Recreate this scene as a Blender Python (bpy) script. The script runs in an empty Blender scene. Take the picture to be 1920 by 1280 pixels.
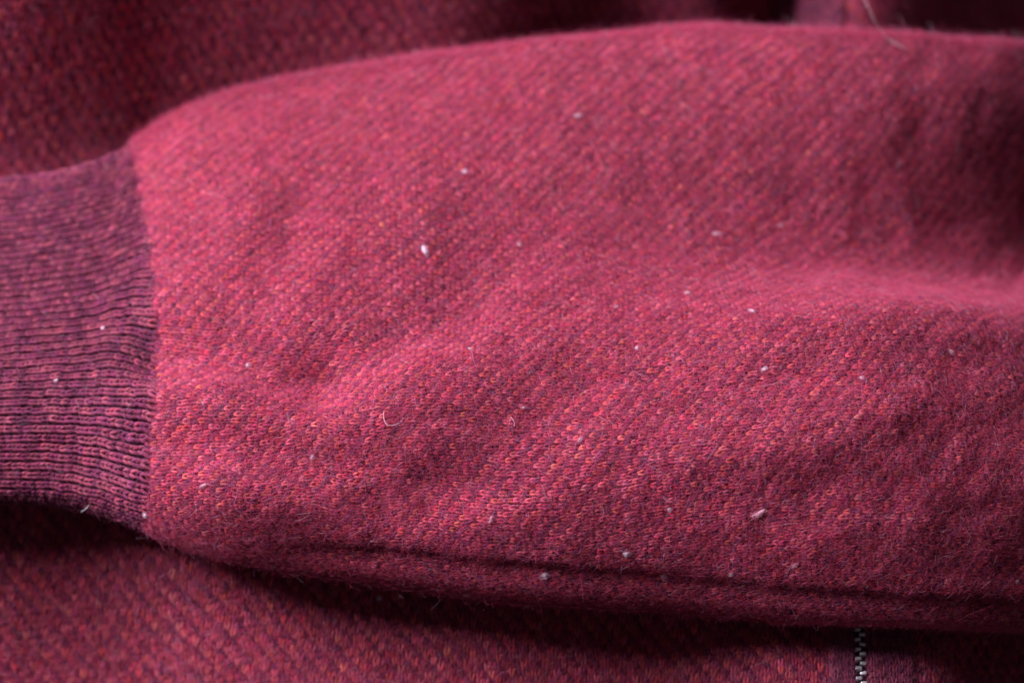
# Close-up of a wool cardigan: a sleeve with ribbed cuff lying on the zipped front.
import bpy, math
import numpy as np
rng = np.random.default_rng(11)
sc = bpy.context.scene
MM = 0.001
# ------------------------------------------------------------------ camera
TILT = math.radians(32); FOCAL = 85.0; PXM = 0.125 * MM          # 0.125 mm per photo pixel at the origin
DIST = FOCAL * (1920 * PXM) / 36.0
cam_d = bpy.data.cameras.new('camera'); cam = bpy.data.objects.new('camera', cam_d)
sc.collection.objects.link(cam); sc.camera = cam
cam.location = (0, -math.sin(TILT) * DIST, math.cos(TILT) * DIST)
cam.rotation_euler = (TILT, 0, 0)
cam_d.lens = FOCAL; cam_d.sensor_width = 36; cam_d.clip_start = 0.01; cam_d.clip_end = 20
cam_d.dof.use_dof = True
FOCUS_PX = (1000, 960, 0.024)                                   # lower part of the sleeve is sharp
cam_d.dof.aperture_fstop = 7.5
CAM = np.array(cam.location); RT = np.array([1., 0, 0])
UP = np.array([0, math.cos(TILT), math.sin(TILT)]); FW = np.array([0, math.sin(TILT), -math.cos(TILT)])
FPX = FOCAL / 36.0 * 1920
# ------------------------------------------------------------------ light
world = bpy.data.worlds.new('World'); sc.world = world; world.use_nodes = True
wb = world.node_tree.nodes['Background']
wb.inputs[0].default_value = (0.95, 0.76, 0.95, 1); wb.inputs[1].default_value = 0.06
def area(name, direction, dist, size, power, col):
    l = bpy.data.lights.new(name, 'AREA'); l.shape = 'RECTANGLE'; l.size = size[0]; l.size_y = size[1]
    l.energy = power; l.color = col
    o = bpy.data.objects.new(name, l); sc.collection.objects.link(o)
    from mathutils import Vector
    d = Vector(direction).normalized(); o.location = d * dist
    o.rotation_euler = d.to_track_quat('Z', 'Y').to_euler()
    return o
LIGHT_DIR = (-0.69, 0.23, 0.57)
area('window_light', LIGHT_DIR, 1.00, (0.44, 0.44), 36.5, (0.93, 0.87, 1.0))
sc.view_settings.view_transform = 'Standard'; sc.view_settings.look = 'None'
sc.view_settings.exposure = 0.0; sc.view_settings.gamma = 1.0
sc.render.engine = 'CYCLES'
sc.cycles.use_denoising = True; sc.cycles.denoiser = 'OPENIMAGEDENOISE'
sc.cycles.denoising_input_passes = 'RGB_ALBEDO_NORMAL'; sc.cycles.denoising_prefilter = 'ACCURATE'
sc.cycles.max_bounces = 6; sc.cycles.diffuse_bounces = 4
sc.cycles.pixel_filter_type = 'BLACKMAN_HARRIS'; sc.cycles.filter_width = 1.6

# ------------------------------------------------------------------ projection helpers (photo pixels, 1920 x 1280)
def project(P):
    d = P - CAM
    z = d @ FW
    return 960 + FPX * (d @ RT) / z, 640 - FPX * (d @ UP) / z
def unproject(px, py, z=0.0):
    px = np.asarray(px, float); py = np.asarray(py, float)
    d = FW[None] + ((px - 960) / FPX)[..., None] * RT + (-(py - 640) / FPX)[..., None] * UP
    k = (z - CAM[2]) / d[..., 2]
    return CAM + d * k[..., None]
_f = unproject([FOCUS_PX[0]], [FOCUS_PX[1]], FOCUS_PX[2])[0]
cam_d.dof.focus_distance = float((_f - CAM) @ FW)
def smooth(e0, e1, x):
    t = np.clip((x - e0) / (e1 - e0), 0, 1); return t * t * (3 - 2 * t)
def curve(pts):
    a = np.array(pts, float)
    def f(x):                                        # monotone-ish smooth interpolation
        x = np.asarray(x, float)
        acc = 0
        for o in (-24, -12, 0, 12, 24): acc = acc + np.interp(x + o, a[:, 0], a[:, 1])
        return acc / 5
    return f
def vnoise(x, y, seed=0):                            # cheap smooth value noise in [-1, 1]
    xi = np.floor(x).astype(np.int64); yi = np.floor(y).astype(np.int64)
    xf = x - xi; yf = y - yi
    def h(a, b):
        n = (a * 374761393 + b * 668265263 + seed * 1442695041) & 0x7fffffff
        n = ((n ^ (n >> 13)) * 1274126177) & 0x7fffffff
        return ((n ^ (n >> 16)) & 0xffff) / 32767.5 - 1
    u = xf * xf * (3 - 2 * xf); v = yf * yf * (3 - 2 * yf)
    return (h(xi, yi) * (1 - u) + h(xi + 1, yi) * u) * (1 - v) + (h(xi, yi + 1) * (1 - u) + h(xi + 1, yi + 1) * u) * v

TOP = curve([(-400, 352), (-150, 346), (0, 338), (100, 326), (190, 302), (240, 276), (290, 236), (340, 208), (420, 178), (500, 156),
             (640, 130), (800, 105), (1000, 80), (1200, 62), (1350, 49), (1500, 43), (1650, 44), (1800, 53), (1920, 66), (2300, 110)])
BOT = curve([(-400, 945), (0, 943), (100, 943), (170, 955), (270, 992), (330, 1022), (400, 1045), (500, 1064), (640, 1084), (800, 1107),
             (950, 1127), (1100, 1137), (1250, 1142), (1400, 1157), (1500, 1167), (1600, 1174), (1750, 1182), (1920, 1192), (2300, 1210)])

# ------------------------------------------------------------------ sleeve and cuff surface (one flattened tube)
def line_valley(px, py, pts, width):
    """gaussian of the distance to a polyline, px"""
    best = np.full(px.shape, 1e9)
    for (x0, y0), (x1, y1) in zip(pts[:-1], pts[1:]):
        dx, dy = x1 - x0, y1 - y0
        t = np.clip(((px - x0) * dx + (py - y0) * dy) / (dx * dx + dy * dy), 0, 1)
        best = np.minimum(best, (px - x0 - t * dx) ** 2 + (py - y0 - t * dy) ** 2)
    return np.exp(-best / (2 * width * width))
def bump(px, py, x0, y0, sx, sy, ang=0):
    a = math.radians(ang); dx = px - x0; dy = py - y0
    u = dx * math.cos(a) - dy * math.sin(a); v = dx * math.sin(a) + dy * math.cos(a)   # ang: up to the right in the picture
    return np.exp(-u * u / (2 * sx * sx) - v * v / (2 * sy * sy))
def relief(px, py):
    """wrinkles of the sleeve's upper side, millimetres"""
    r = np.zeros_like(px)
    r -= 5.6 * line_valley(px, py, [(285, 652), (400, 674), (520, 700), (600, 708)], 40)
    r -= 2.4 * line_valley(px, py, [(600, 708), (690, 668), (780, 622), (880, 560)], 44)
    r += 4.4 * bump(px, py, 800, 735, 150, 60, 14)
    r += 2.6 * bump(px, py, 420, 745, 110, 42, -4)
    r -= 1.6 * line_valley(px, py, [(290, 812), (420, 826), (520, 845)], 30)
    r += 6.0 * bump(px, py, 450, 950, 190, 50, -8)
    r -= 1.3 * line_valley(px, py, [(1085, 720), (1010, 800), (900, 880), (740, 965)], 42)
    r += 3.0 * bump(px, py, 1120, 940, 220, 65, 14)
    r += 5.5 * bump(px, py, 1580, 640, 240, 105, 18)          # lit plateau right of the middle
    r -= 5.0 * bump(px, py, 1300, 380, 330, 140, 6)
    r -= 8.0 * bump(px, py, 1760, 360, 300, 120, 4)         # hollow under the far ridge
    r -= 1.0 * line_valley(px, py, [(1330, 735), (1450, 725), (1570, 700), (1680, 660)], 36)
    r += 3.6 * bump(px, py, 1570, 820, 170, 48, 14)
    r += 3.0 * bump(px, py, 1440, 1010, 300, 60, 2)
    r += 2.5 * bump(px, py, 430, 450, 150, 110, 35)
    r -= 3.5 * bump(px, py, 500, 300, 260, 110, 22)
    r -= 2.5 * bump(px, py, 760, 330, 260, 120, 10)
    r -= 2.2 * line_valley(px, py, [(455, 560), (520, 470), (560, 380)], 50)
    r -= 2.0 * bump(px, py, 880, 470, 120, 80, 40)
    r -= 5.0 * (np.clip(px - 1440, 0, None) / 600) ** 1.8 * smooth(1120, 620, py) * smooth(60, 400, py)  # the sleeve falls away towards the shoulder
    r -= 18.0 * (np.clip(px - 800, 0, 1150) / 1050) ** 1.3 * smooth(640, 360, py) * smooth(70, 360, py)
    r += 0.5 * vnoise(px / 95, py / 70, 3) + 0.3 * vnoise(px / 42, py / 38, 5)
    return r
NX, NT = 460, 640
X0, X1 = -0.152, 0.156
xs = np.linspace(X0, X1, NX)
px_of_x = 960 + xs / PXM
Hh = np.interp(px_of_x, [-300, 0, 200, 300, 480, 800, 1300, 1900, 2300], [13, 14, 15.5, 20, 26, 29, 30, 31, 31]) * MM
yB = unproject(px_of_x, TOP(px_of_x), 0.012)[:, 1]; yF = unproject(px_of_x, BOT(px_of_x), 0.006)[:, 1]
phi = np.linspace(-0.42 * math.pi, 1.42 * math.pi, NT)
cp, sp = np.cos(phi), np.sin(phi)
EX = 2 / 2.7
EXF = np.where(cp < 0, 2 / 2.3, EX)
cY = np.sign(cp) * np.abs(cp) ** EXF
sZ = np.sign(sp) * np.abs(sp) ** np.where(cp < 0, 0.50, EX)
def tube(yB, yF, Hh, fine=True):
    yc = (yB + yF) / 2; w = (yB - yF) / 2
    zc = Hh[:, None] * (0.27 + 0.12 * cp[None])
    Y = yc[:, None] + w[:, None] * cY[None]
    Z = 0.0015 + zc + np.where(sZ[None] > 0, (Hh[:, None] - zc) * sZ[None], zc * sZ[None])
    Z = Z * (1 - 0.42 * smooth(0.66, 1.0, -cY)[None] * (sZ[None] > 0))     # the near edge is pressed flat
    # the near side stands a little higher than the far side
    Z = Z - (Hh * 0.30)[:, None] * cY[None] * (sZ[None] > 0) * np.abs(sZ[None])
    P = np.stack([np.repeat(xs[:, None], NT, 1), Y, Z], -1)
    P[..., 2] -= (15 * MM * (np.clip(px_of_x - 1500, 0, None) / 500) ** 2)[:, None]   # bends down towards the shoulder
    px, py = project(P)
    wgt = smooth(0.05, 0.45, sp)[None] * (smooth(120, 300, px) * 0.88 + 0.12)
    P[..., 2] += relief(px, py) * MM * wgt
    P[..., 2] += 0.30 * MM * vnoise(px / 34, py / 30, 61) * smooth(0.35, 0.7, sp)[None]; P[..., 1] += 0.5 * MM * vnoise(px / 55, py / 90, 62) * smooth(0.8, 0.98, cp)[None]
    if fine:                                           # gathered step where the sleeve is sewn to the cuff
        jx = joint_px(py)
        P[..., 2] += 1.0 * MM * smooth(-10, 40, px - jx) * np.clip(sp[None], -0.3, 1) * np.exp(-np.clip(px - jx, 0, None) / 260)
    return P
JP = np.array([(150, 225), (280, 238), (330, 252), (420, 270), (520, 284), (640, 290), (760, 286), (880, 276), (960, 270), (1000, 270), (1100, 275)], float)
def joint_px(py): return np.interp(py, JP[:, 0], JP[:, 1])
for it in range(14):
    P = tube(yB, yF, Hh)
    px, py = project(P)
    for side in (0, 1):
        k = (np.argmin if side == 0 else np.argmax)(py, axis=1)
        ii = np.arange(NX); sx, sy = px[ii, k], py[ii, k]
        e = sy - (TOP(sx) if side == 0 else BOT(sx))
        e = np.convolve(np.pad(e, 6, 'edge'), np.ones(13) / 13, 'valid')
        if side == 0: yB = yB + e * PXM / 0.85 * 0.8
        else: yF = yF + e * PXM / 0.85 * 0.8
yF = np.convolve(np.pad(yF, 20, 'edge'), np.hanning(43)[1:-1] / np.hanning(43).sum(), 'valid')
P = tube(yB, yF, Hh)
# arc length across, measured from the middle of the upper side; the sewn fold along the near edge
def arclen(P):
    seg = np.linalg.norm(np.diff(P, axis=1), axis=-1)
    L = np.concatenate([np.zeros((len(P), 1)), np.cumsum(seg, 1)], 1)
    return L
ik_back = int(np.argmin(np.abs(phi))); ik_front = int(np.argmin(np.abs(phi - math.pi)))
L = arclen(P)
mid = (L[:, ik_back] + L[:, ik_front]) / 2
V = L - mid[:, None]                                   # grows towards the near edge
NV = 760
vmin = -0.088; vmax = 0.094
vs = np.linspace(vmin, vmax, NV)
G = np.zeros((NX, NV, 3))
for i in range(NX):
    for c in range(3): G[i, :, c] = np.interp(vs, V[i], P[i, :, c])
v_back = L[:, ik_back] - mid; v_front = L[:, ik_front] - mid
def normals(G):
    du = np.gradient(G, axis=0); dv = np.gradient(G, axis=1)
    n = np.cross(dv, du); n /= np.linalg.norm(n, axis=-1, keepdims=True) + 1e-12
    return n
# fold line: about 62 px above the near silhouette
gpx, gpy = project(G)
fold_v = np.zeros(NX)
for i in range(NX):
    m = (vs < v_front[i] + 0.004) & (vs > 0)
    kk = np.where(m)[0]
    tgt = BOT(gpx[i, kk[0]]) - np.interp(gpx[i, kk[0]], [300, 500, 640, 1000, 1400, 1900, 2300], [10, 40, 66, 72, 62, 58, 58])
    fold_v[i] = vs[kk[np.argmin(np.abs(gpy[i, kk] - tgt))]]
fold_v = np.convolve(np.pad(fold_v, 10, 'edge'), np.ones(21) / 21, 'valid')
fold_on = smooth(470, 720, 960 + xs / PXM)
Nn = normals(G)
dfold = (vs[None] - fold_v[:, None]) / MM
dep = -1.2 * (0.75 + 0.35 * vnoise(np.repeat(xs[:, None] / 0.006, NV, 1), np.repeat(xs[:, None] * 0, NV, 1), 71)) * np.exp(-np.abs(dfold) ** 1.6 / 1.6) - 0.9 * np.exp(-(dfold - 2.0) ** 2 / 8) * (dfold > 0)
G = G + Nn * (dep * fold_on[:, None] * MM)[..., None]
Nn = normals(G)
if Nn[NX // 2, NV // 2, 2] < 0: Nn = -Nn
def sample(G, u, v, lo, hi):
    """bilinear sample of a (u, v) grid"""
    a = np.clip((u - lo[0]) / (hi[0] - lo[0]) * (G.shape[0] - 1), 0, G.shape[0] - 1.001)
    b = np.clip((v - lo[1]) / (hi[1] - lo[1]) * (G.shape[1] - 1), 0, G.shape[1] - 1.001)
    i = a.astype(int); j = b.astype(int); fa = (a - i)[..., None]; fb = (b - j)[..., None]
    return (G[i, j] * (1 - fa) + G[i + 1, j] * fa) * (1 - fb) + (G[i, j + 1] * (1 - fa) + G[i + 1, j + 1] * fa) * fb
S_LO, S_HI = (X0, vmin), (X1, vmax)
def sleeve_at(u, v): return sample(G, u, v, S_LO, S_HI)
def sleeve_n(u, v):
    n = sample(Nn, u, v, S_LO, S_HI); return n / np.linalg.norm(n, axis=-1, keepdims=True)

# ------------------------------------------------------------------ body (the zipped front under the sleeve)
BX, BY = (-0.20, 0.20), (-0.150, 0.190)
NBX, NBY = 520, 440
ZIP_X = float(unproject([1614], [1225], -0.004)[0, 0])
bx = np.linspace(*BX, NBX); by = np.linspace(*BY, NBY)
def body_z(X, Y):
    Q = np.stack([X, Y, np.zeros_like(X)], -1)
    px, py = project(Q)
    z = np.zeros_like(px)
    z += 19 * bump(px, py, 330, -10, 430, 130, 12)
    z += 7 * bump(px, py, 60, 130, 160, 90, 50)
    z -= 7 * bump(px, py, 60, 330, 240, 70, 8)
    z -= 36 * smooth(800, 1250, px) * smooth(300, 60, py)
    z += 2.0 * bump(px, py, 760, 1290, 420, 70, 0)
    z -= 2.0 * bump(px, py, 480, 1090, 200, 60, -14)
    z += 0.6 * vnoise(px / 130, py / 110, 8)
    yf_ = unproject(px, BOT(px))[..., 1]; yb_ = unproject(px, TOP(px))[..., 1]
    z -= (0.82 + 0.15 * smooth(700, 200, px) - 0.50 * smooth(1250, 1500, px)) * np.clip(yf_ + 0.012 - Y, 0, None) / MM                     # the front hangs away towards the near side
    z += (0.72 + 0.30 * smooth(820, 1060, px) - 0.8 * bump(px, py, 1480, 0, 75, 9000, 0)) * np.clip(Y - yb_ + 0.010, 0, 0.05) / MM
    zx = (X - ZIP_X) / MM - 12
    z -= 0.95 * (np.sqrt(np.clip(zx, 0, None) ** 2 + 36) - 6) * (zx > 0)   # the other half falls away beyond the zip
    return z * MM
BXg, BYg = np.meshgrid(bx, by, indexing='ij')
B = np.stack([BXg, BYg, body_z(BXg, BYg)], -1)
BN = np.cross(np.gradient(B, axis=0), np.gradient(B, axis=1)); BN /= np.linalg.norm(BN, axis=-1, keepdims=True)
B_LO, B_HI = (BX[0], BY[0]), (BX[1], BY[1])
def body_at(u, v): return sample(B, u, v, B_LO, B_HI)
def body_n(u, v):
    n = sample(BN, u, v, B_LO, B_HI); return n / np.linalg.norm(n, axis=-1, keepdims=True)

# ------------------------------------------------------------------ materials
def nodes(name):
    m = bpy.data.materials.new(name); m.use_nodes = True
    nt = m.node_tree; b = nt.nodes['Principled BSDF']
    return m, nt, b
def yarn_material(name, sheen=0.22, sheen_col=(0.95, 0.45, 0.56, 1)):
    m, nt, b = nodes(name); N = nt.nodes; K = nt.links
    b.inputs['Roughness'].default_value = 0.9; b.inputs['Specular IOR Level'].default_value = 0.12
    b.inputs['Sheen Weight'].default_value = sheen; b.inputs['Sheen Roughness'].default_value = 0.45
    b.inputs['Sheen Tint'].default_value = sheen_col
    col = N.new('ShaderNodeAttribute'); col.attribute_name = 'Col'
    alt = N.new('ShaderNodeAttribute'); alt.attribute_name = 'Alt'
    yv = N.new('ShaderNodeAttribute'); yv.attribute_name = 'yarn'
    no = N.new('ShaderNodeTexNoise'); no.inputs['Scale'].default_value = 1.0; no.inputs['Detail'].default_value = 3.0
    K.new(yv.outputs['Vector'], no.inputs['Vector'])
    ramp = N.new('ShaderNodeMapRange'); ramp.inputs[1].default_value = 0.40; ramp.inputs[2].default_value = 0.68
    K.new(no.outputs['Fac'], ramp.inputs[0])
    mx = N.new('ShaderNodeMix'); mx.data_type = 'RGBA'
    K.new(ramp.outputs[0], mx.inputs[0]); K.new(col.outputs['Color'], mx.inputs[6]); K.new(alt.outputs['Color'], mx.inputs[7])
    K.new(mx.outputs[2], b.inputs['Base Color'])
    bp = N.new('ShaderNodeBump'); bp.inputs['Strength'].default_value = 0.55; bp.inputs['Distance'].default_value = 0.00025
    K.new(no.outputs['Fac'], bp.inputs['Height']); K.new(bp.outputs[0], b.inputs['Normal'])
    return m
def plain(name, col, rough=0.9, spec=0.2, metal=0.0, noise=0.0, nscale=800, sheen=0.0):
    m, nt, b = nodes(name); N = nt.nodes; K = nt.links
    b.inputs['Roughness'].default_value = rough; b.inputs['Specular IOR Level'].default_value = spec
    b.inputs['Metallic'].default_value = metal; b.inputs['Sheen Weight'].default_value = sheen
    tc = N.new('ShaderNodeTexCoord')
    no = N.new('ShaderNodeTexNoise'); no.inputs['Scale'].default_value = nscale; no.inputs['Detail'].default_value = 3
    K.new(tc.outputs['Object'], no.inputs['Vector'])
    mx = N.new('ShaderNodeMix'); mx.data_type = 'RGBA'
    mx.inputs[6].default_value = tuple(c * (1 - noise) for c in col) + (1,)
    mx.inputs[7].default_value = tuple(min(1, c * (1 + noise)) for c in col) + (1,)
    K.new(no.outputs['Fac'], mx.inputs[0]); K.new(mx.outputs[2], b.inputs['Base Color'])
    return m
def fibre_material(name):
    m, nt, b = nodes(name); N = nt.nodes; K = nt.links
    b.inputs['Roughness'].default_value = 0.6; b.inputs['Specular IOR Level'].default_value = 0.3
    a = N.new('ShaderNodeAttribute'); a.attribute_name = 'Col'; K.new(a.outputs['Color'], b.inputs['Base Color'])
    tr = N.new('ShaderNodeBsdfTranslucent'); K.new(a.outputs['Color'], tr.inputs['Color'])
    ms = N.new('ShaderNodeMixShader'); ms.inputs[0].default_value = 0.35
    K.new(b.outputs[0], ms.inputs[1]); K.new(tr.outputs[0], ms.inputs[2])
    K.new(ms.outputs[0], N['Material Output'].inputs['Surface'])
    return m
M_YARN = yarn_material('heather_wool_yarn')
M_RIB = yarn_material('plum_wool_yarn', 0.20, (0.80, 0.45, 0.66, 1))
M_FUZZ = fibre_material('wool_fibre')
M_BACK = plain('wool_backing', (0.17, 0.020, 0.045), noise=0.5, nscale=900)
M_BACKR = plain('rib_backing', (0.075, 0.012, 0.034), noise=0.5, nscale=900)
M_TAPE = plain('black_zip_tape', (0.012, 0.011, 0.018), 0.8, 0.3, noise=0.4, nscale=2500)
M_TOOTH = plain('silver_zip_metal', (0.88, 0.87, 0.88), 0.35, 0.5, 0.6, noise=0.12, nscale=1500)
M_LINT = plain('pale_lint_wool', (0.64, 0.46, 0.55), 0.95, 0.15, noise=0.35, nscale=2200, sheen=0.6)
M_LINTP = plain('pink_lint_wool', (0.60, 0.28, 0.36), 0.95, 0.15, noise=0.35, nscale=2200, sheen=0.6)
M_HAIR = plain('white_hair', (0.88, 0.88, 0.92), 0.4, 0.5, noise=0.1)

# ------------------------------------------------------------------ mesh helpers
def link(o, parent=None):
    sc.collection.objects.link(o)
    if parent is not None: o.parent = parent
    return o
def mesh_obj(name, verts, quads, mat, parent=None, attrs=None, smooth_=True, tris=None):
    me = bpy.data.meshes.new(name)
    verts = np.ascontiguousarray(verts, np.float32)
    me.vertices.add(len(verts)); me.vertices.foreach_set('co', verts.ravel())
    q = np.asarray(quads, np.int32).reshape(-1, 4) if quads is not None else np.zeros((0, 4), np.int32)
    t = np.asarray(tris, np.int32).reshape(-1, 3) if tris is not None else np.zeros((0, 3), np.int32)
    me.loops.add(q.size + t.size)
    me.loops.foreach_set('vertex_index', np.concatenate([q.ravel(), t.ravel()]))
    me.polygons.add(len(q) + len(t))
    st = np.concatenate([np.arange(len(q)) * 4, q.size + np.arange(len(t)) * 3]).astype(np.int32)
    me.polygons.foreach_set('loop_start', st)
    me.polygons.foreach_set('use_smooth', np.full(len(q) + len(t), smooth_))
    for k, (typ, arr) in (attrs or {}).items():
        at = me.attributes.new(k, typ, 'POINT')
        at.data.foreach_set('color' if typ == 'FLOAT_COLOR' else 'vector', np.ascontiguousarray(arr, np.float32).ravel())
    me.update(calc_edges=True); me.validate()
    me.materials.append(mat)
    return link(bpy.data.objects.new(name, me), parent)
def grid_quads(nu, nv):
    i = np.arange((nu - 1) * (nv - 1)); a = (i // (nv - 1)) * nv + i % (nv - 1)
    return np.stack([a, a + nv, a + nv + 1, a + 1], -1)

# one leg of a knit stitch: a yarn tube that surfaces, leans outwards and dives under the next loop
LEG = np.array([  # along wale, across, height, radius (in stitch pitches)
    (-0.52, 0.04, -0.34, 0.11), (-0.16, 0.13, 0.02, 0.185), (0.26, 0.25, 0.15, 0.215), (0.70, 0.345, 0.05, 0.185), (1.14, 0.31, -0.32, 0.10)])
NR, NS = len(LEG), 4
LEGQ = np.array([(r * NS + k, r * NS + (k + 1) % NS, (r + 1) * NS + (k + 1) % NS, (r + 1) * NS + k) for r in range(NR - 1) for k in range(NS)])
ANG = np.arange(NS) / NS * 2 * math.pi
def stitches(U, Vv, at, nrm, pa, pb, along_u, hgt, col, alt, jit=1.0, thick=1.0, across_fn=None):
    """U, Vv: stitch origins on the surface. along_u: the wale runs along u (else along v). Returns verts, quads, attrs."""
    n = len(U); out = []; ya = []
    tw = rng.uniform(0, 6.28, (n, 1, 1))
    sc_n = (1 + 0.14 * jit * rng.standard_normal((n, 1, 1)))
    lean = 0.15 * jit * rng.standard_normal((n, 1, 1))
    hoff = 0.09 * jit * rng.standard_normal((n, 1, 1))
    ja = 0.10 * jit * rng.standard_normal((n, 1, 1)); jb = 0.08 * jit * rng.standard_normal((n, 1, 1))
    for s in (-1, 1):
        asym = 1 + 0.12 * jit * rng.standard_normal((n, 1, 1))
        a = LEG[:, 0][None, :, None]; b = s * LEG[:, 1][None, :, None]; h = LEG[:, 2][None, :, None]
        r = LEG[:, 3][None, :, None] * sc_n * thick
        ring_b = np.cos(ANG)[None, None]; ring_h = np.sin(ANG)[None, None]
        aa = (a + ja + lean * s * 0.4 + 0 * ring_b) * pa
        slope = s * 0.28
        bb = (b * asym + jb + r * ring_b) * pb
        aa = aa - slope * r * ring_b * pa
        hh = (h + hoff + r * 1.0 * ring_h) * hgt
        if along_u: u = U[:, None, None] + aa; v = Vv[:, None, None] + bb
        else: u = U[:, None, None] + bb; v = Vv[:, None, None] + aa
        if across_fn is not None: u, v = across_fn(u, v, U, Vv)
        p = at(u, v) + nrm(u, v) * hh[..., None]
        out.append(p.reshape(n, -1, 3))
        al = np.broadcast_to(a * 1.3 + 0 * ring_b, (n, NR, NS)); th = np.broadcast_to(ANG[None, None] + a * 2.2 * s, (n, NR, NS))
        ya.append(np.stack([al * 1.9 + tw * 9, np.cos(th) * 2.6 + tw * 3 + s * 7, np.sin(th) * 2.6 + tw * 5], -1).reshape(n, -1, 3))
    vv = np.concatenate(out, 1).reshape(-1, 3); yy = np.concatenate(ya, 1).reshape(-1, 3)
    per = 2 * NR * NS
    q1 = np.concatenate([LEGQ, LEGQ + NR * NS])
    q = (np.arange(n)[:, None, None] * per + q1[None]).reshape(-1, 4)
    leg = np.repeat(col, 2, 0) * np.exp(0.16 * rng.standard_normal((2 * n, 1)) + 0.07 * rng.standard_normal((2 * n, 3)))
    flip = rng.random((2 * n, 1)) < 0.10
    leg = np.where(flip, 0.5 * leg + 0.5 * np.repeat(alt, 2, 0), leg)
    c = np.repeat(np.concatenate([leg, np.ones((2 * n, 1))], 1), NR * NS, 0); al = np.repeat(np.concatenate([alt, np.ones((n, 1))], 1), per, 0)
    return vv, q, {'Col': ('FLOAT_COLOR', c), 'Alt': ('FLOAT_COLOR', al), 'yarn': ('FLOAT_VECTOR', yy)}

ORANGE = np.array([0.49, 0.088, 0.068]); RED = np.array([0.48, 0.030, 0.050]); BERRY = np.array([0.30, 0.025, 0.074])
PLUM = np.array([0.070, 0.012, 0.046]); ROSE = np.array([0.58, 0.125, 0.200]); GOLD = np.array([0.54, 0.150, 0.078])
def heather(i, j, seed):
    """three-stitch diagonal pattern of marled yarns; returns the main and the flecked colour of every stitch"""
    n = len(i); k = (i + j) % 3
    pal = np.array([ORANGE, BERRY, PLUM])[k]
    r1 = rng.random(n)[:, None]
    swap = np.where(k == 0, r1[:, 0] < 0.33, False)
    pal = np.where(swap[:, None], RED, pal)
    pal = np.where(((k == 0) & (r1[:, 0] > 0.92))[:, None], GOLD, pal)
    pal = np.where(((k == 1) & (r1[:, 0] < 0.22))[:, None], RED * 0.75, pal)
    pal = np.where(((k == 1) & (r1[:, 0] > 0.82))[:, None], PLUM * 1.4, pal)
    pal = np.where(((k == 2) & (r1[:, 0] > 0.90))[:, None], BERRY, pal)
    lum = np.exp(0.16 * rng.standard_normal((n, 1)) + 0.20 * vnoise(i / 3.7 + seed, j / 2.9, seed)[:, None])
    r2 = rng.random((n, 1))
    alt = np.where(r2 < 0.30, ROSE, np.where(r2 < 0.52, PLUM, np.where(r2 < 0.8, BERRY, ORANGE)))
    kk = k[:, None]
    alt = np.where(kk == 2, np.where(r2 < 0.45, PLUM, np.where(r2 < 0.9, BERRY * 0.8, ROSE)), alt)
    alt = np.where(kk == 0, np.where(r2 < 0.45, ROSE, np.where(r2 < 0.8, ORANGE, BERRY)), alt)
    mixd = 0.12 + 0.14 * rng.random((n, 1))
    pal = pal * (1 - mixd) + BERRY * mixd
    return pal * lum, alt * lum ** 0.5
def plumtone(n):
    r = rng.random((n, 1))
    base = np.where(r < 0.42, np.array([0.145, 0.017, 0.050]), np.where(r < 0.78, np.array([0.215, 0.027, 0.064]), np.array([0.30, 0.050, 0.085])))
    lum = np.exp(0.20 * rng.standard_normal((n, 1)))
    r2 = rng.random((n, 1))
    alt = np.where(r2 < 0.4, np.array([0.31, 0.070, 0.110]), np.where(r2 < 0.7, PLUM, np.array([0.19, 0.03, 0.10])))
    return base * lum, alt

# fuzz: thousands of loose wool fibres rising from the yarn
def fuzz(name, pos, nrm, tan, parent, colours, length=1.4, lift=0.34, radius=0.0095):
    n = len(pos); K = 5
    t = np.linspace(0, 1, K)[None, :, None]
    a = rng.uniform(0, 2 * math.pi, n)
    bit = np.cross(nrm, tan)
    d = tan * np.cos(a)[:, None] + bit * np.sin(a)[:, None]; e = np.cross(nrm, d)
    pale = rng.random(n) < 0.012                        # a few longer pale hairs among the coloured fibres
    colours = np.where(pale[:, None], np.array([0.80, 0.60, 0.70]), colours)
    Ls = (length * np.exp(0.45 * rng.standard_normal(n)) * np.where(pale, 1.3, 1))[:, None, None] * MM
    curl = rng.normal(0, 0.55, n)[:, None, None]
    up = (lift * np.exp(0.45 * rng.standard_normal(n)))[:, None, None] * MM
    rise = rng.uniform(0.25, 1.0, n)[:, None, None]
    p = pos[:, None] + d[:, None] * Ls * t + e[:, None] * Ls * curl * t * t + nrm[:, None] * up * (np.sin(t * math.pi * (0.5 + 0.5 * rise)))
    p = p + 0.06 * MM * rng.standard_normal(p.shape) * t
    cu = bpy.data.hair_curves.new(name); cu.add_curves([K] * n)
    cu.attributes['position'].data.foreach_set('vector', p.astype(np.float32).ravel())
    ra = cu.attributes.get('radius') or cu.attributes.new('radius', 'FLOAT', 'POINT')
    rr = np.broadcast_to(np.array([1, 1, 0.9, 0.75, 0.3])[None], (n, K)) * radius * MM * np.exp(0.25 * rng.standard_normal((n, 1))) * np.where(pale, 1.25, 1)[:, None]
    ra.data.foreach_set('value', rr.astype(np.float32).ravel())
    ca = cu.attributes.new('Col', 'FLOAT_COLOR', 'POINT')
    cc = np.concatenate([np.repeat(colours, K, 0), np.ones((n * K, 1))], 1)
    ca.data.foreach_set('color', cc.astype(np.float32).ravel())
    cu.materials.append(M_FUZZ)
    o = link(bpy.data.objects.new(name, cu), parent); o['kind'] = 'stuff'
    return o
FIB = np.array([[0.70, 0.11, 0.19], [0.60, 0.085, 0.21], [0.68, 0.05, 0.085], [0.46, 0.055, 0.18], [0.64, 0.20, 0.33]])
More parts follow.
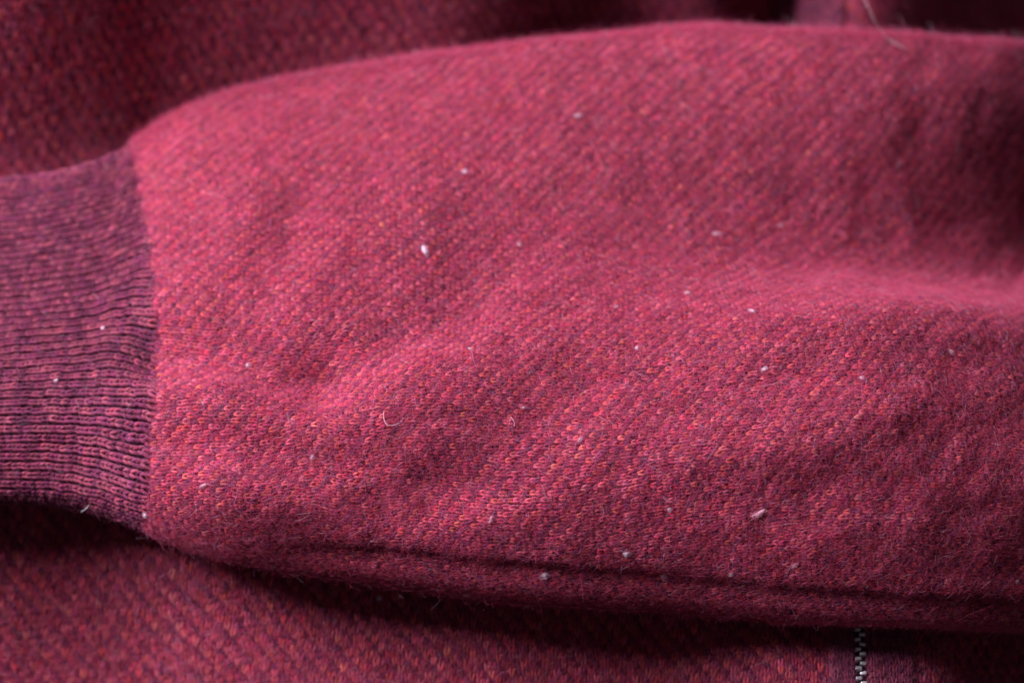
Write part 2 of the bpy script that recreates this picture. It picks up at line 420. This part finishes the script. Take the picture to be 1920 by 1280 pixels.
FIBR = np.array([[0.40, 0.09, 0.18], [0.33, 0.06, 0.15], [0.48, 0.16, 0.24]])

# ------------------------------------------------------------------ the cardigan
sweater = link(bpy.data.objects.new('cardigan', None))
sweater.empty_display_size = 0.02
sweater['label'] = 'heathered red and plum wool knit cardigan, sleeve laid across its zipped front'
sweater['category'] = 'cardigan'

# body fabric
Bs = (B - BN * 0.75 * MM)[::2, ::2]
body = mesh_obj('front_body', Bs.reshape(-1, 3), grid_quads(*Bs.shape[:2]), M_BACK, sweater)
PA, PB = 1.36 * MM, 1.44 * MM
def body_keep(px, py):
    inside = (px > -110) & (px < 2030) & (py > -90) & (py < 1360)
    hidden = (py > TOP(px) + 30) & (py < BOT(px) - 70)
    return inside & ~hidden
PLK = (-7.0 * MM, 12.0 * MM)                             # placket strips beside the zip
ii, jj = np.meshgrid(np.arange(-142, 143), np.arange(-110, 140), indexing='ij')
ii = ii.ravel(); jj = jj.ravel()
U = ii * PB + 0.0; Vv = jj * PA
Vv = Vv + 0.0012 * vnoise(U / 0.02, Vv / 0.03, 21); U = U + 0.0008 * vnoise(U / 0.03, Vv / 0.02, 22)
px, py = project(body_at(U, Vv))
k = body_keep(px, py) & ((U < ZIP_X + PLK[0]) | (U > ZIP_X + PLK[1]))
U, Vv, ii, jj = U[k], Vv[k], ii[k], jj[k]
c, a = heather(ii, jj, 4)
v, q, at = stitches(U, Vv, body_at, body_n, PA, PB, False, 1.10 * MM, c, a)
o = mesh_obj('knit_stitches', v, q, M_YARN, body, at); o['kind'] = 'stuff'
nb = len(U)
def fuzz_on(name, U, Vv, at_, n_, count, spread, parent, cols, **kw):
    m = rng.integers(0, len(U), count)
    u = U[m] + spread * rng.uniform(-0.6, 0.6, count); w = Vv[m] + spread * rng.uniform(-0.6, 0.6, count)
    nn = n_(u, w); tt = at_(u + 1e-4, w) - at_(u - 1e-4, w)
    tt -= nn * np.sum(tt * nn, -1, keepdims=True); tt /= np.linalg.norm(tt, axis=-1, keepdims=True)
    pp = at_(u, w) + nn * (rng.uniform(0.05, 0.55, count) * MM)[:, None]
    cc = cols[rng.integers(0, len(cols), count)] * np.exp(0.25 * rng.standard_normal((count, 1)))
    return fuzz(name, pp, nn, tt, parent, cc, **kw)
fuzz_on('wool_fuzz', U, Vv, body_at, body_n, 220000, PB, body, FIB * 0.8)

# placket strips, plain plum yarn, with the zip between them
def placket(u0, u1, raise_mm):
    base_n = 26
    vv_ = by[(by > -0.14) & (by < 0.18)]
    uu = np.linspace(u0, u1, base_n)
    w = np.linspace(0, 1, base_n); prof = raise_mm * np.minimum(1, np.minimum(w, 1 - w) * 9) ** 0.5
    UU, WW = np.meshgrid(uu, vv_, indexing='ij')
    Pm = body_at(UU, WW) + body_n(UU, WW) * ((prof[:, None] - 0.8) * MM)[..., None]
    strip = mesh_obj('placket_strip', Pm.reshape(-1, 3), grid_quads(*UU.shape), M_BACKR, sweater)
    strip['label'] = 'plain plum knit strip beside the zip'
    pb = 1.25 * MM; pa = 1.35 * MM
    ns = int((u1 - u0) / pb)
    i_, j_ = np.meshgrid(np.arange(ns), np.arange(-104, 130), indexing='ij'); i_ = i_.ravel(); j_ = j_.ravel()
    Us = u0 + (i_ + 0.5) * (u1 - u0) / ns; Vs = j_ * pa
    px, py = project(body_at(Us, Vs)); k = body_keep(px, py); Us, Vs = Us[k], Vs[k]
    at_ = lambda u, v_: body_at(u, v_) + body_n(u, v_) * (np.interp(u, uu, prof) * MM)[..., None]
    c, a = plumtone(len(Us)); c = c * np.array([0.80, 0.66, 0.60])
    v, q, att = stitches(Us, Vs, at_, body_n, pa, pb, False, 1.2 * MM, c, a)
    o = mesh_obj('knit_stitches', v, q, M_RIB, strip, att); o['kind'] = 'stuff'
    fuzz_on('wool_fuzz', Us, Vs, at_, body_n, 7000, pb, strip, FIBR, length=1.2)
placket(ZIP_X + PLK[0], ZIP_X - 1.15 * MM, 1.3)
placket(ZIP_X + 1.15 * MM, ZIP_X + PLK[1], 1.3)

# cuff and sleeve split: the seam's u for every v
jv = np.linspace(vmin, vmax, 240); ju = np.zeros_like(jv)
for n_, v_ in enumerate(jv):
    uu = np.linspace(X0, X0 + 0.10, 500); p = sleeve_at(uu, np.full_like(uu, v_)); a_, b_ = project(p)
    dd = a_ - joint_px(b_); ju[n_] = uu[np.argmin(np.abs(dd))]
ju = np.convolve(np.pad(ju, 6, 'edge'), np.ones(13) / 13, 'valid')
def joint_u(v_): return np.interp(v_, jv, ju)
us_grid, vs_grid = np.meshgrid(np.linspace(X0, X1, NX), vs, indexing='ij')
def v_limits(u): return np.interp(u, xs, v_back), np.interp(u, xs, v_front)

# sleeve backing and stitches
step = 3
sg = (G - Nn * 0.75 * MM)[::step, ::step]
keep_u = us_grid[::step, ::step] >= joint_u(vs_grid[::step, ::step]) - 0.001
gq = grid_quads(*sg.shape[:2]); kf = keep_u.ravel()
sleeve = mesh_obj('sleeve', sg.reshape(-1, 3), gq[kf[gq].all(1)], M_BACK, sweater)
ii, jj = np.meshgrid(np.arange(-140, 140), np.arange(-76, 78), indexing='ij'); ii = ii.ravel(); jj = jj.ravel()
SA, SB = 1.20 * MM, 1.36 * MM
u0 = ii * SA; v0 = jj * SB
# the courses lean a little with the wrinkles
v1 = v0 + 0.0026 * vnoise(u0 / 0.040, v0 / 0.040, 31) + 0.00035 * vnoise(u0 / 0.009, v0 / 0.012, 33); u1 = u0 + 0.0020 * vnoise(u0 / 0.05, v0 / 0.035, 32) + v0 * 0.05 + 0.00040 * vnoise(u0 / 0.011, v0 / 0.008, 34)
fv = np.interp(u1, xs, fold_v); fo = np.interp(u1, xs, fold_on)
vb, vf = v_limits(u1)
k = (u1 > joint_u(v1) + 0.5 * MM) & (u1 < X1 - 0.002) & (v1 > vb - 0.007) & (v1 < np.where(fo > 0.02, fv - 0.2 * MM, vf + 0.008))
Us, Vs, Is, Js = u1[k], v1[k], ii[k], jj[k]
# below the sewn fold the stitches follow the fold
i2, j2 = np.meshgrid(np.arange(-80, 140), np.arange(0, 19), indexing='ij'); i2 = i2.ravel(); j2 = j2.ravel()
u2 = i2 * SA; f2 = np.interp(u2, xs, fold_v); v2 = f2 + (j2 + 0.55) * SB * 1.02
vb, vf = v_limits(u2)
k2 = (np.interp(u2, xs, fold_on) > 0.02) & (v2 < vf + 0.008) & (u2 < X1 - 0.002)
Us = np.concatenate([Us, u2[k2]]); Vs = np.concatenate([Vs, v2[k2]]); Is = np.concatenate([Is, i2[k2]]); Js = np.concatenate([Js, 2 - j2[k2]])
c, a = heather(Is, Js, 7)
v, q, at = stitches(Us, Vs, sleeve_at, sleeve_n, SA, SB, True, 1.10 * MM, c, a)
o = mesh_obj('knit_stitches', v, q, M_YARN, sleeve, at); o['kind'] = 'stuff'
ns_ = len(Us)
fuzz_on('wool_fuzz', Us, Vs, sleeve_at, sleeve_n, 560000, SB, sleeve, FIB)

edge = np.abs(Vs - np.interp(Us, xs, v_back)) < 5 * MM       # longer halo along the far edge
fuzz_on('wool_fuzz', Us[edge], Vs[edge], sleeve_at, sleeve_n, 26000, SB, sleeve, FIB, length=1.9, lift=0.75)

# cuff: every rib its own part, one column of stitches on a raised roll
kc = us_grid[::step, ::step] <= joint_u(vs_grid[::step, ::step]) + 0.0012
cg = (G - Nn * 0.62 * MM)[::step, ::step]
kf = kc.ravel(); cuff = mesh_obj('cuff', cg.reshape(-1, 3), gq[kf[gq].all(1)], M_BACKR, sweater)
NRIB = 52
RU, RV = [], []
for r in range(NRIB):
    f = (r + 0.5) / NRIB * 2 - 1
    f = f * 1.10
    ca = 1.08 * MM
    uu = np.arange(X0 + 0.002, X0 + 0.075, ca) + rng.uniform(0, ca)
    vb, vf = v_limits(uu)
    vb = np.convolve(np.pad(vb, 3, 'edge'), np.ones(7) / 7, 'valid'); vf = np.convolve(np.pad(vf, 3, 'edge'), np.ones(7) / 7, 'valid')
    vv_ = (vb + vf) / 2 + f * (vf - vb) / 2 + 0.00008 * vnoise(uu / 0.012, np.full_like(uu, r * 3.3), 41)
    pitch = (vf - vb) * 1.10 / NRIB
    k = uu < joint_u(vv_) - 0.2 * MM
    uu, vv_, pitch = uu[k], vv_[k], pitch[k]
    RU.append(uu); RV.append(vv_)
    n = len(uu); pbr = (pitch * 0.83)[:, None, None]
    c, a = plumtone(n); c = c * np.array([0.72, 0.62, 0.60])
    dv = np.gradient(vv_) / ca
    uj, vj = uu, vv_
    def bend(u, v_, U_, V_): return u, v_ + (u - U_[:, None, None]) * dv[:, None, None]
    v, q, att = stitches(uu, vv_, sleeve_at, sleeve_n, ca * 1.4, pbr, True, 1.5 * MM, c, a, jit=0.55, thick=1.0, across_fn=bend)
    o = mesh_obj('rib', v, q, M_RIB, cuff, att)
fuzz_on('wool_fuzz', np.concatenate(RU), np.concatenate(RV), sleeve_at, sleeve_n, 22000, 1.2 * MM, cuff, FIBR, length=1.2, lift=0.3)

# ------------------------------------------------------------------ zip
zv = by[(by > -0.14) & (by < -0.03)]
def strip_mesh(name, u0, u1, h, parent):
    UU, WW = np.meshgrid(np.linspace(u0, u1, 4), zv, indexing='ij')
    Pm = body_at(UU, WW) + body_n(UU, WW) * (h * MM)
    return mesh_obj(name, Pm.reshape(-1, 3), grid_quads(*UU.shape), M_TAPE, parent)
zipper = strip_mesh('zipper', ZIP_X - 3.0 * MM, ZIP_X + 3.0 * MM, -0.35, sweater)
zipper['label'] = 'metal zip with silver teeth on black tape'
def tooth_mesh():
    import bmesh
    bm = bmesh.new()
    bmesh.ops.create_cube(bm, size=1)
    for vtx in bm.verts:
        vtx.co.x *= 1.45 * MM; vtx.co.y *= 0.82 * MM; vtx.co.z *= 1.15 * MM
        if vtx.co.x > 0: vtx.co.y *= 0.72
    bmesh.ops.bevel(bm, geom=list(bm.edges), offset=0.26 * MM, segments=3, affect='EDGES', profile=0.6)
    me = bpy.data.meshes.new('tooth'); bm.to_mesh(me); bm.free()
    for p in me.polygons: p.use_smooth = True
    me.materials.append(M_TOOTH); return me
TM = tooth_mesh()
from mathutils import Matrix, Vector
TP = 2.02 * MM
for side in (-1, 1):
    for k_ in range(-70, 90):
        yv = k_ * TP + (0.5 * TP if side > 0 else 0)
        pz = body_at(np.array([ZIP_X]), np.array([yv]))[0]
        ax, ay = project(pz[None])
        if not ((BOT(ax)[0] - 40 < ay[0] < 1345)): continue
        o = bpy.data.objects.new('tooth', TM); link(o, zipper)
        o.location = (ZIP_X + side * 0.52 * MM, yv, pz[2] + 0.75 * MM)
        o.rotation_euler = (rng.normal(0, 0.10), rng.normal(0, 0.08), (math.pi if side > 0 else 0) + rng.normal(0, 0.07))

# ------------------------------------------------------------------ lint and stray hairs
GP, GPy = project(G); FACE = (np.sum(Nn * (CAM - G), -1) > 0)
BPx, BPy = project(B)
def surf_point(px_, py_):
    on_sleeve = TOP(np.array([px_]))[0] - 2 < py_ < BOT(np.array([px_]))[0] + 1
    if on_sleeve:
        d = (GP - px_) ** 2 + (GPy - py_) ** 2 + (~FACE) * 1e6
        i, j = np.unravel_index(np.argmin(d), d.shape); return G[i, j], Nn[i, j]
    d = (BPx - px_) ** 2 + (BPy - py_) ** 2
    i, j = np.unravel_index(np.argmin(d), d.shape); return B[i, j], BN[i, j]
import bmesh
def tube_mesh(pts, rad, ns=5):
    pts = np.array(pts); n = len(pts)
    t = np.gradient(pts, axis=0); t /= np.linalg.norm(t, axis=1, keepdims=True) + 1e-12
    ref = np.array([0.3, 0.2, 1.0]); a = np.cross(t, ref); a /= np.linalg.norm(a, axis=1, keepdims=True) + 1e-12; b = np.cross(t, a)
    th = np.arange(ns) / ns * 2 * math.pi
    rad = np.broadcast_to(rad, (n,))
    v = pts[:, None] + (a[:, None] * np.cos(th)[None, :, None] + b[:, None] * np.sin(th)[None, :, None]) * rad[:, None, None]
    q = [(r * ns + k, r * ns + (k + 1) % ns, (r + 1) * ns + (k + 1) % ns, (r + 1) * ns + k) for r in range(n - 1) for k in range(ns)]
    return v.reshape(-1, 3), np.array(q)
def lint(name, px_, py_, size, label, group=None, asp=1.3, ang=0.0, mat=None, fibres=38):
    """a felted tangle: lumpy core with loose fibres standing out; size in photo pixels"""
    p, n = surf_point(px_, py_)
    r = size * PXM / 2 * 1.0
    bm = bmesh.new(); bmesh.ops.create_icosphere(bm, subdivisions=2, radius=1)
    co = np.array([v_.co[:] for v_ in bm.verts]); f = np.array([[v_.index for v_ in fc.verts] for fc in bm.faces]); bm.free()
    sd = rng.uniform(0, 50)
    lump = 1 + 0.30 * vnoise(co[:, 0] * 1.6 + sd, co[:, 1] * 1.6 + co[:, 2] * 1.3, 1) + 0.20 * vnoise(co[:, 0] * 4 + sd, co[:, 1] * 4 - co[:, 2] * 3.6, 2) + 0.14 * rng.standard_normal(len(co))
    co = co * lump[:, None]
    co *= np.array([asp ** 0.5, asp ** -0.5, 0.45])
    ca, sa = math.cos(ang), math.sin(ang)
    verts = co * r * 0.60; quads = []; base = len(verts); allv = [verts]
    shp = np.array([asp ** 0.5, asp ** -0.5, 0.45])
    for _ in range(fibres):                              # loose fibres wound round the core, some standing off
        d = rng.standard_normal(3); d /= np.linalg.norm(d); e = np.cross(d, rng.standard_normal(3)); e /= np.linalg.norm(e)
        tt = np.linspace(0, 1, 8)[:, None]; w = rng.uniform(0.8, 2.6)
        R_ = 0.62 + rng.uniform(0.0, 0.25) + rng.uniform(-0.1, 0.55) * tt ** 2
        path = (d * np.cos(w * tt) + e * np.sin(w * tt)) * R_ * shp * r + rng.standard_normal((8, 3)) * 0.05 * r
        tv, tq = tube_mesh(path, 0.020 * MM, 3)
        quads.append(tq + base); base += len(tv); allv.append(tv)
    vv_ = np.concatenate(allv)
    vv_ = np.stack([vv_[:, 0] * ca - vv_[:, 1] * sa, vv_[:, 0] * sa + vv_[:, 1] * ca, vv_[:, 2]], -1)
    o = mesh_obj(name, vv_, np.concatenate(quads) if quads else None, mat or M_LINT, None, tris=f)
    o.location = p + n * (0.28 * MM + r * 0.18)
    o.rotation_mode = 'QUATERNION'; o.rotation_quaternion = Vector((0, 0, 1)).rotation_difference(Vector(n))
    o['label'] = label; o['category'] = 'lint'
    if group: o['group'] = group
    return o
def strand(name, pix, lifts, rad, label, mat=None, group=None, cat='hair', z_from=None):
    pts = []
    dep_ = (surf_point(*z_from)[0] - CAM) @ FW if z_from else None      # depth of the edge the hair hangs over
    for (a_, b_), h in zip(pix, lifts):
        if z_from:
            d_ = FW + (a_ - 960) / FPX * RT - (b_ - 640) / FPX * UP
            on = TOP(np.array([a_]))[0] + 2 < b_
            dd = (surf_point(a_, b_)[0] - CAM) @ FW if on else dep_
            pts.append(CAM + d_ * (dd - h * MM)); continue
        p, n = surf_point(a_, b_); pts.append(p + n * h * MM)
    pts = np.array(pts); tt = np.linspace(0, len(pts) - 1, len(pts) * 6)
    sm = []
    for t in tt:                                        # Catmull-Rom through the points
        i = min(int(t), len(pts) - 2); f = t - i
        p0, p1, p2, p3 = pts[max(i - 1, 0)], pts[i], pts[i + 1], pts[min(i + 2, len(pts) - 1)]
        sm.append(0.5 * (2 * p1 + (p2 - p0) * f + (2 * p0 - 5 * p1 + 4 * p2 - p3) * f * f + (3 * p1 - p0 - 3 * p2 + p3) * f ** 3))
    sm = np.array(sm); taper = np.minimum(1, np.linspace(0.1, 8, len(sm))[::-1]) * rad * MM
    v, q = tube_mesh(sm, taper, 6)
    c0 = sm[0]; o = mesh_obj(name, v - c0, q, mat or M_HAIR); o.location = c0
    o['label'] = label; o['category'] = cat
    if group: o['group'] = group
    return o
strand('stray_hair', [(1590, -40), (1622, 2), (1640, 40), (1660, 68), (1682, 84), (1704, 94)], [13, 12, 9, 6, 4, 2.5], 0.075,
       'long white hair hanging over the far edge of the sleeve', z_from=(1640, 52))
strand('stray_hair', [(141, 962), (150, 956), (162, 947), (176, 939)], [3.2, 2.4, 1.6, 1.0], 0.035, 'short white hair poking out below the ribbed cuff edge')
strand('stray_hair', [(380, 752), (386, 762)], [1.3, 0.9], 0.030, 'tiny straight white hair on the sleeve near the cuff seam')
strand('stray_hair', [(1120, 992), (1124, 999), (1130, 1005)], [1.4, 1.1, 0.9], 0.030, 'tiny bent white hair above the pale pill by the fold')
strand('lint_thread', [(722, 775), (720, 787), (727, 796), (738, 798), (748, 792)], [0.9, 1.0, 1.1, 1.0, 0.9], 0.10,
       'hook shaped pale pink thread lying on the sleeve', M_LINTP, cat='lint')
strand('lint_thread', [(957, 784), (961, 793), (960, 801)], [0.9, 1.1, 0.9], 0.06, 'short curved pale thread beside the hook shaped one', M_LINTP, cat='lint')
strand('lint_thread', [(1012, 1150), (1015, 1180), (1013, 1200)], [1.2, 1.6, 1.0], 0.020, 'fine reddish fibre standing off the body below the sleeve', M_LINTP, cat='lint')

big = [ # x, y, size px, aspect, angle, label
 (1021, 1077, 19, 1.3, 0.2, 'largest white lint ball, just below the sewn fold of the sleeve', 0),
 (1177, 1037, 17, 1.0, 1.0, 'pale lint tuft just above the sewn fold of the sleeve', 0),
 (1246, 1078, 16, 1.0, 1.1, 'pink lint ball just below the fold, beside the large white one', 1),
 (714, 1116, 14, 1.0, 0.0, 'pale round lint ball on the body, right under the sleeve edge', 0),
 (749, 1121, 9, 2.0, 0.9, 'thin grey lint curl on the body beside the round ball', 0),
 (774, 1095, 9, 1.4, 0.0, 'small pale lint speck caught on the sleeve edge above the round ball', 0),
 (876, 1112, 14, 2.0, 0.1, 'flat orange pink lint pill hanging at the sleeve edge', 1),
 (987, 1131, 12, 1.3, 1.0, 'fuzzy pink pill hanging below the sleeve edge', 1),
 (1372, 1075, 11, 1.5, 1.0, 'two lobed pale lint speck on the fold near the zip', 0),
 (1492, 1058, 14, 1.5, 0.9, 'pink pill above the fold near the zip', 1),
 (1502, 1166, 10, 1.5, 1.0, 'pale lint bit at the sleeve edge left of the zip', 0),
 (1334, 1148, 8, 2.0, 0.8, 'thin pale lint at the sleeve edge below the two lobed speck', 0),
 (1906, 1090, 11, 1.2, 0.0, 'bluish lint speck on the shaded sleeve above the dark corner', 0),
 (1255, 954, 11, 1.1, 0.5, 'white lint speck in the bright zone above the fold', 0),
 (1420, 962, 22, 2.4, 0.5, 'long flat pale pink lint smear on the bright zone', 1),
 (921, 972, 13, 2.2, 1.2, 'upright pink lint sliver above the fold', 1),
 (1290, 552, 13, 1.0, 0.0, 'round pale lint ball on the middle of the sleeve', 0),
 (1411, 586, 15, 2.3, -1.0, 'oval pale lint flake beside the round ball', 0),
 (1343, 440, 15, 2.2, 0.1, 'flat pale lint flake on the shaded upper sleeve', 1),
 (1464, 424, 11, 1.8, 0.2, 'faint pale flake in the hollow under the far ridge', 1),
 (1785, 662, 13, 1.5, -0.7, 'pinkish lint pill on the shaded right of the sleeve', 1),
 (1618, 710, 9, 1.2, 0.0, 'small white speck below the bright plateau of the sleeve', 0),
 (1434, 694, 12, 1.8, 0.6, 'curled pale lint in the small hollow below the oval flake', 0),
 (1194, 655, 9, 1.0, 0.0, 'small white lint dot near the sleeve middle', 0),
 (1158, 578, 9, 1.6, 0.8, 'tiny pale lint beside the round ball', 0),
 (874, 324, 12, 1.0, 0.0, 'round white lint dot high on the sleeve', 0),
 (973, 460, 9, 1.0, 0.0, 'small white lint dot below the high round one', 0),
 (799, 471, 18, 2.8, -1.2, 'long white lint flake standing on the upper sleeve', 0),
 (1086, 220, 14, 2.4, 0.3, 'flat lilac lint flake near the far edge of the sleeve', 0),
 (884, 656, 9, 1.8, -0.7, 'pale lint sliver above the bright ridge', 0),
 (464, 685, 10, 1.0, 0.0, 'pale lint dot below the deep crease by the cuff', 0),
 (382, 909, 15, 2.6, 0.3, 'pale pink lint smear low on the sleeve by the cuff', 1),
 (587, 856, 11, 2.2, 1.2, 'upright pale lint sliver low on the sleeve', 0),
 (273, 964, 14, 1.4, 0.9, 'pale lint tuft at the lower end of the cuff seam', 0),
 (194, 617, 9, 1.1, 0.5, 'bright white lint speck on the ribbed cuff', 0),
 (108, 714, 8, 1.2, 0.4, 'dull lilac speck low on the ribbed cuff', 0),
 (1088, 826, 11, 1.6, 0.8, 'pink pill beside the diagonal valley of the sleeve', 1),
 (978, 765, 9, 1.2, 0.3, 'tiny pink pill near the curved thread', 1),
 (779, 101, 8, 1.6, 0.4, 'tiny pale lint caught on the far edge of the sleeve', 0),
 (196, 978, 6, 2.2, 0.8, 'tiny pale lint sliver on the body below the cuff', 0),
]
for (x_, y_, s_, as_, an_, lb, mk) in big:
    lint('lint_ball' if as_ < 1.6 else 'lint_flake', x_, y_, s_, lb, None, as_, an_, M_LINTP if mk else M_LINT)
print('stitches', nb, ns_, 'tris approx', (nb + ns_) * 80)
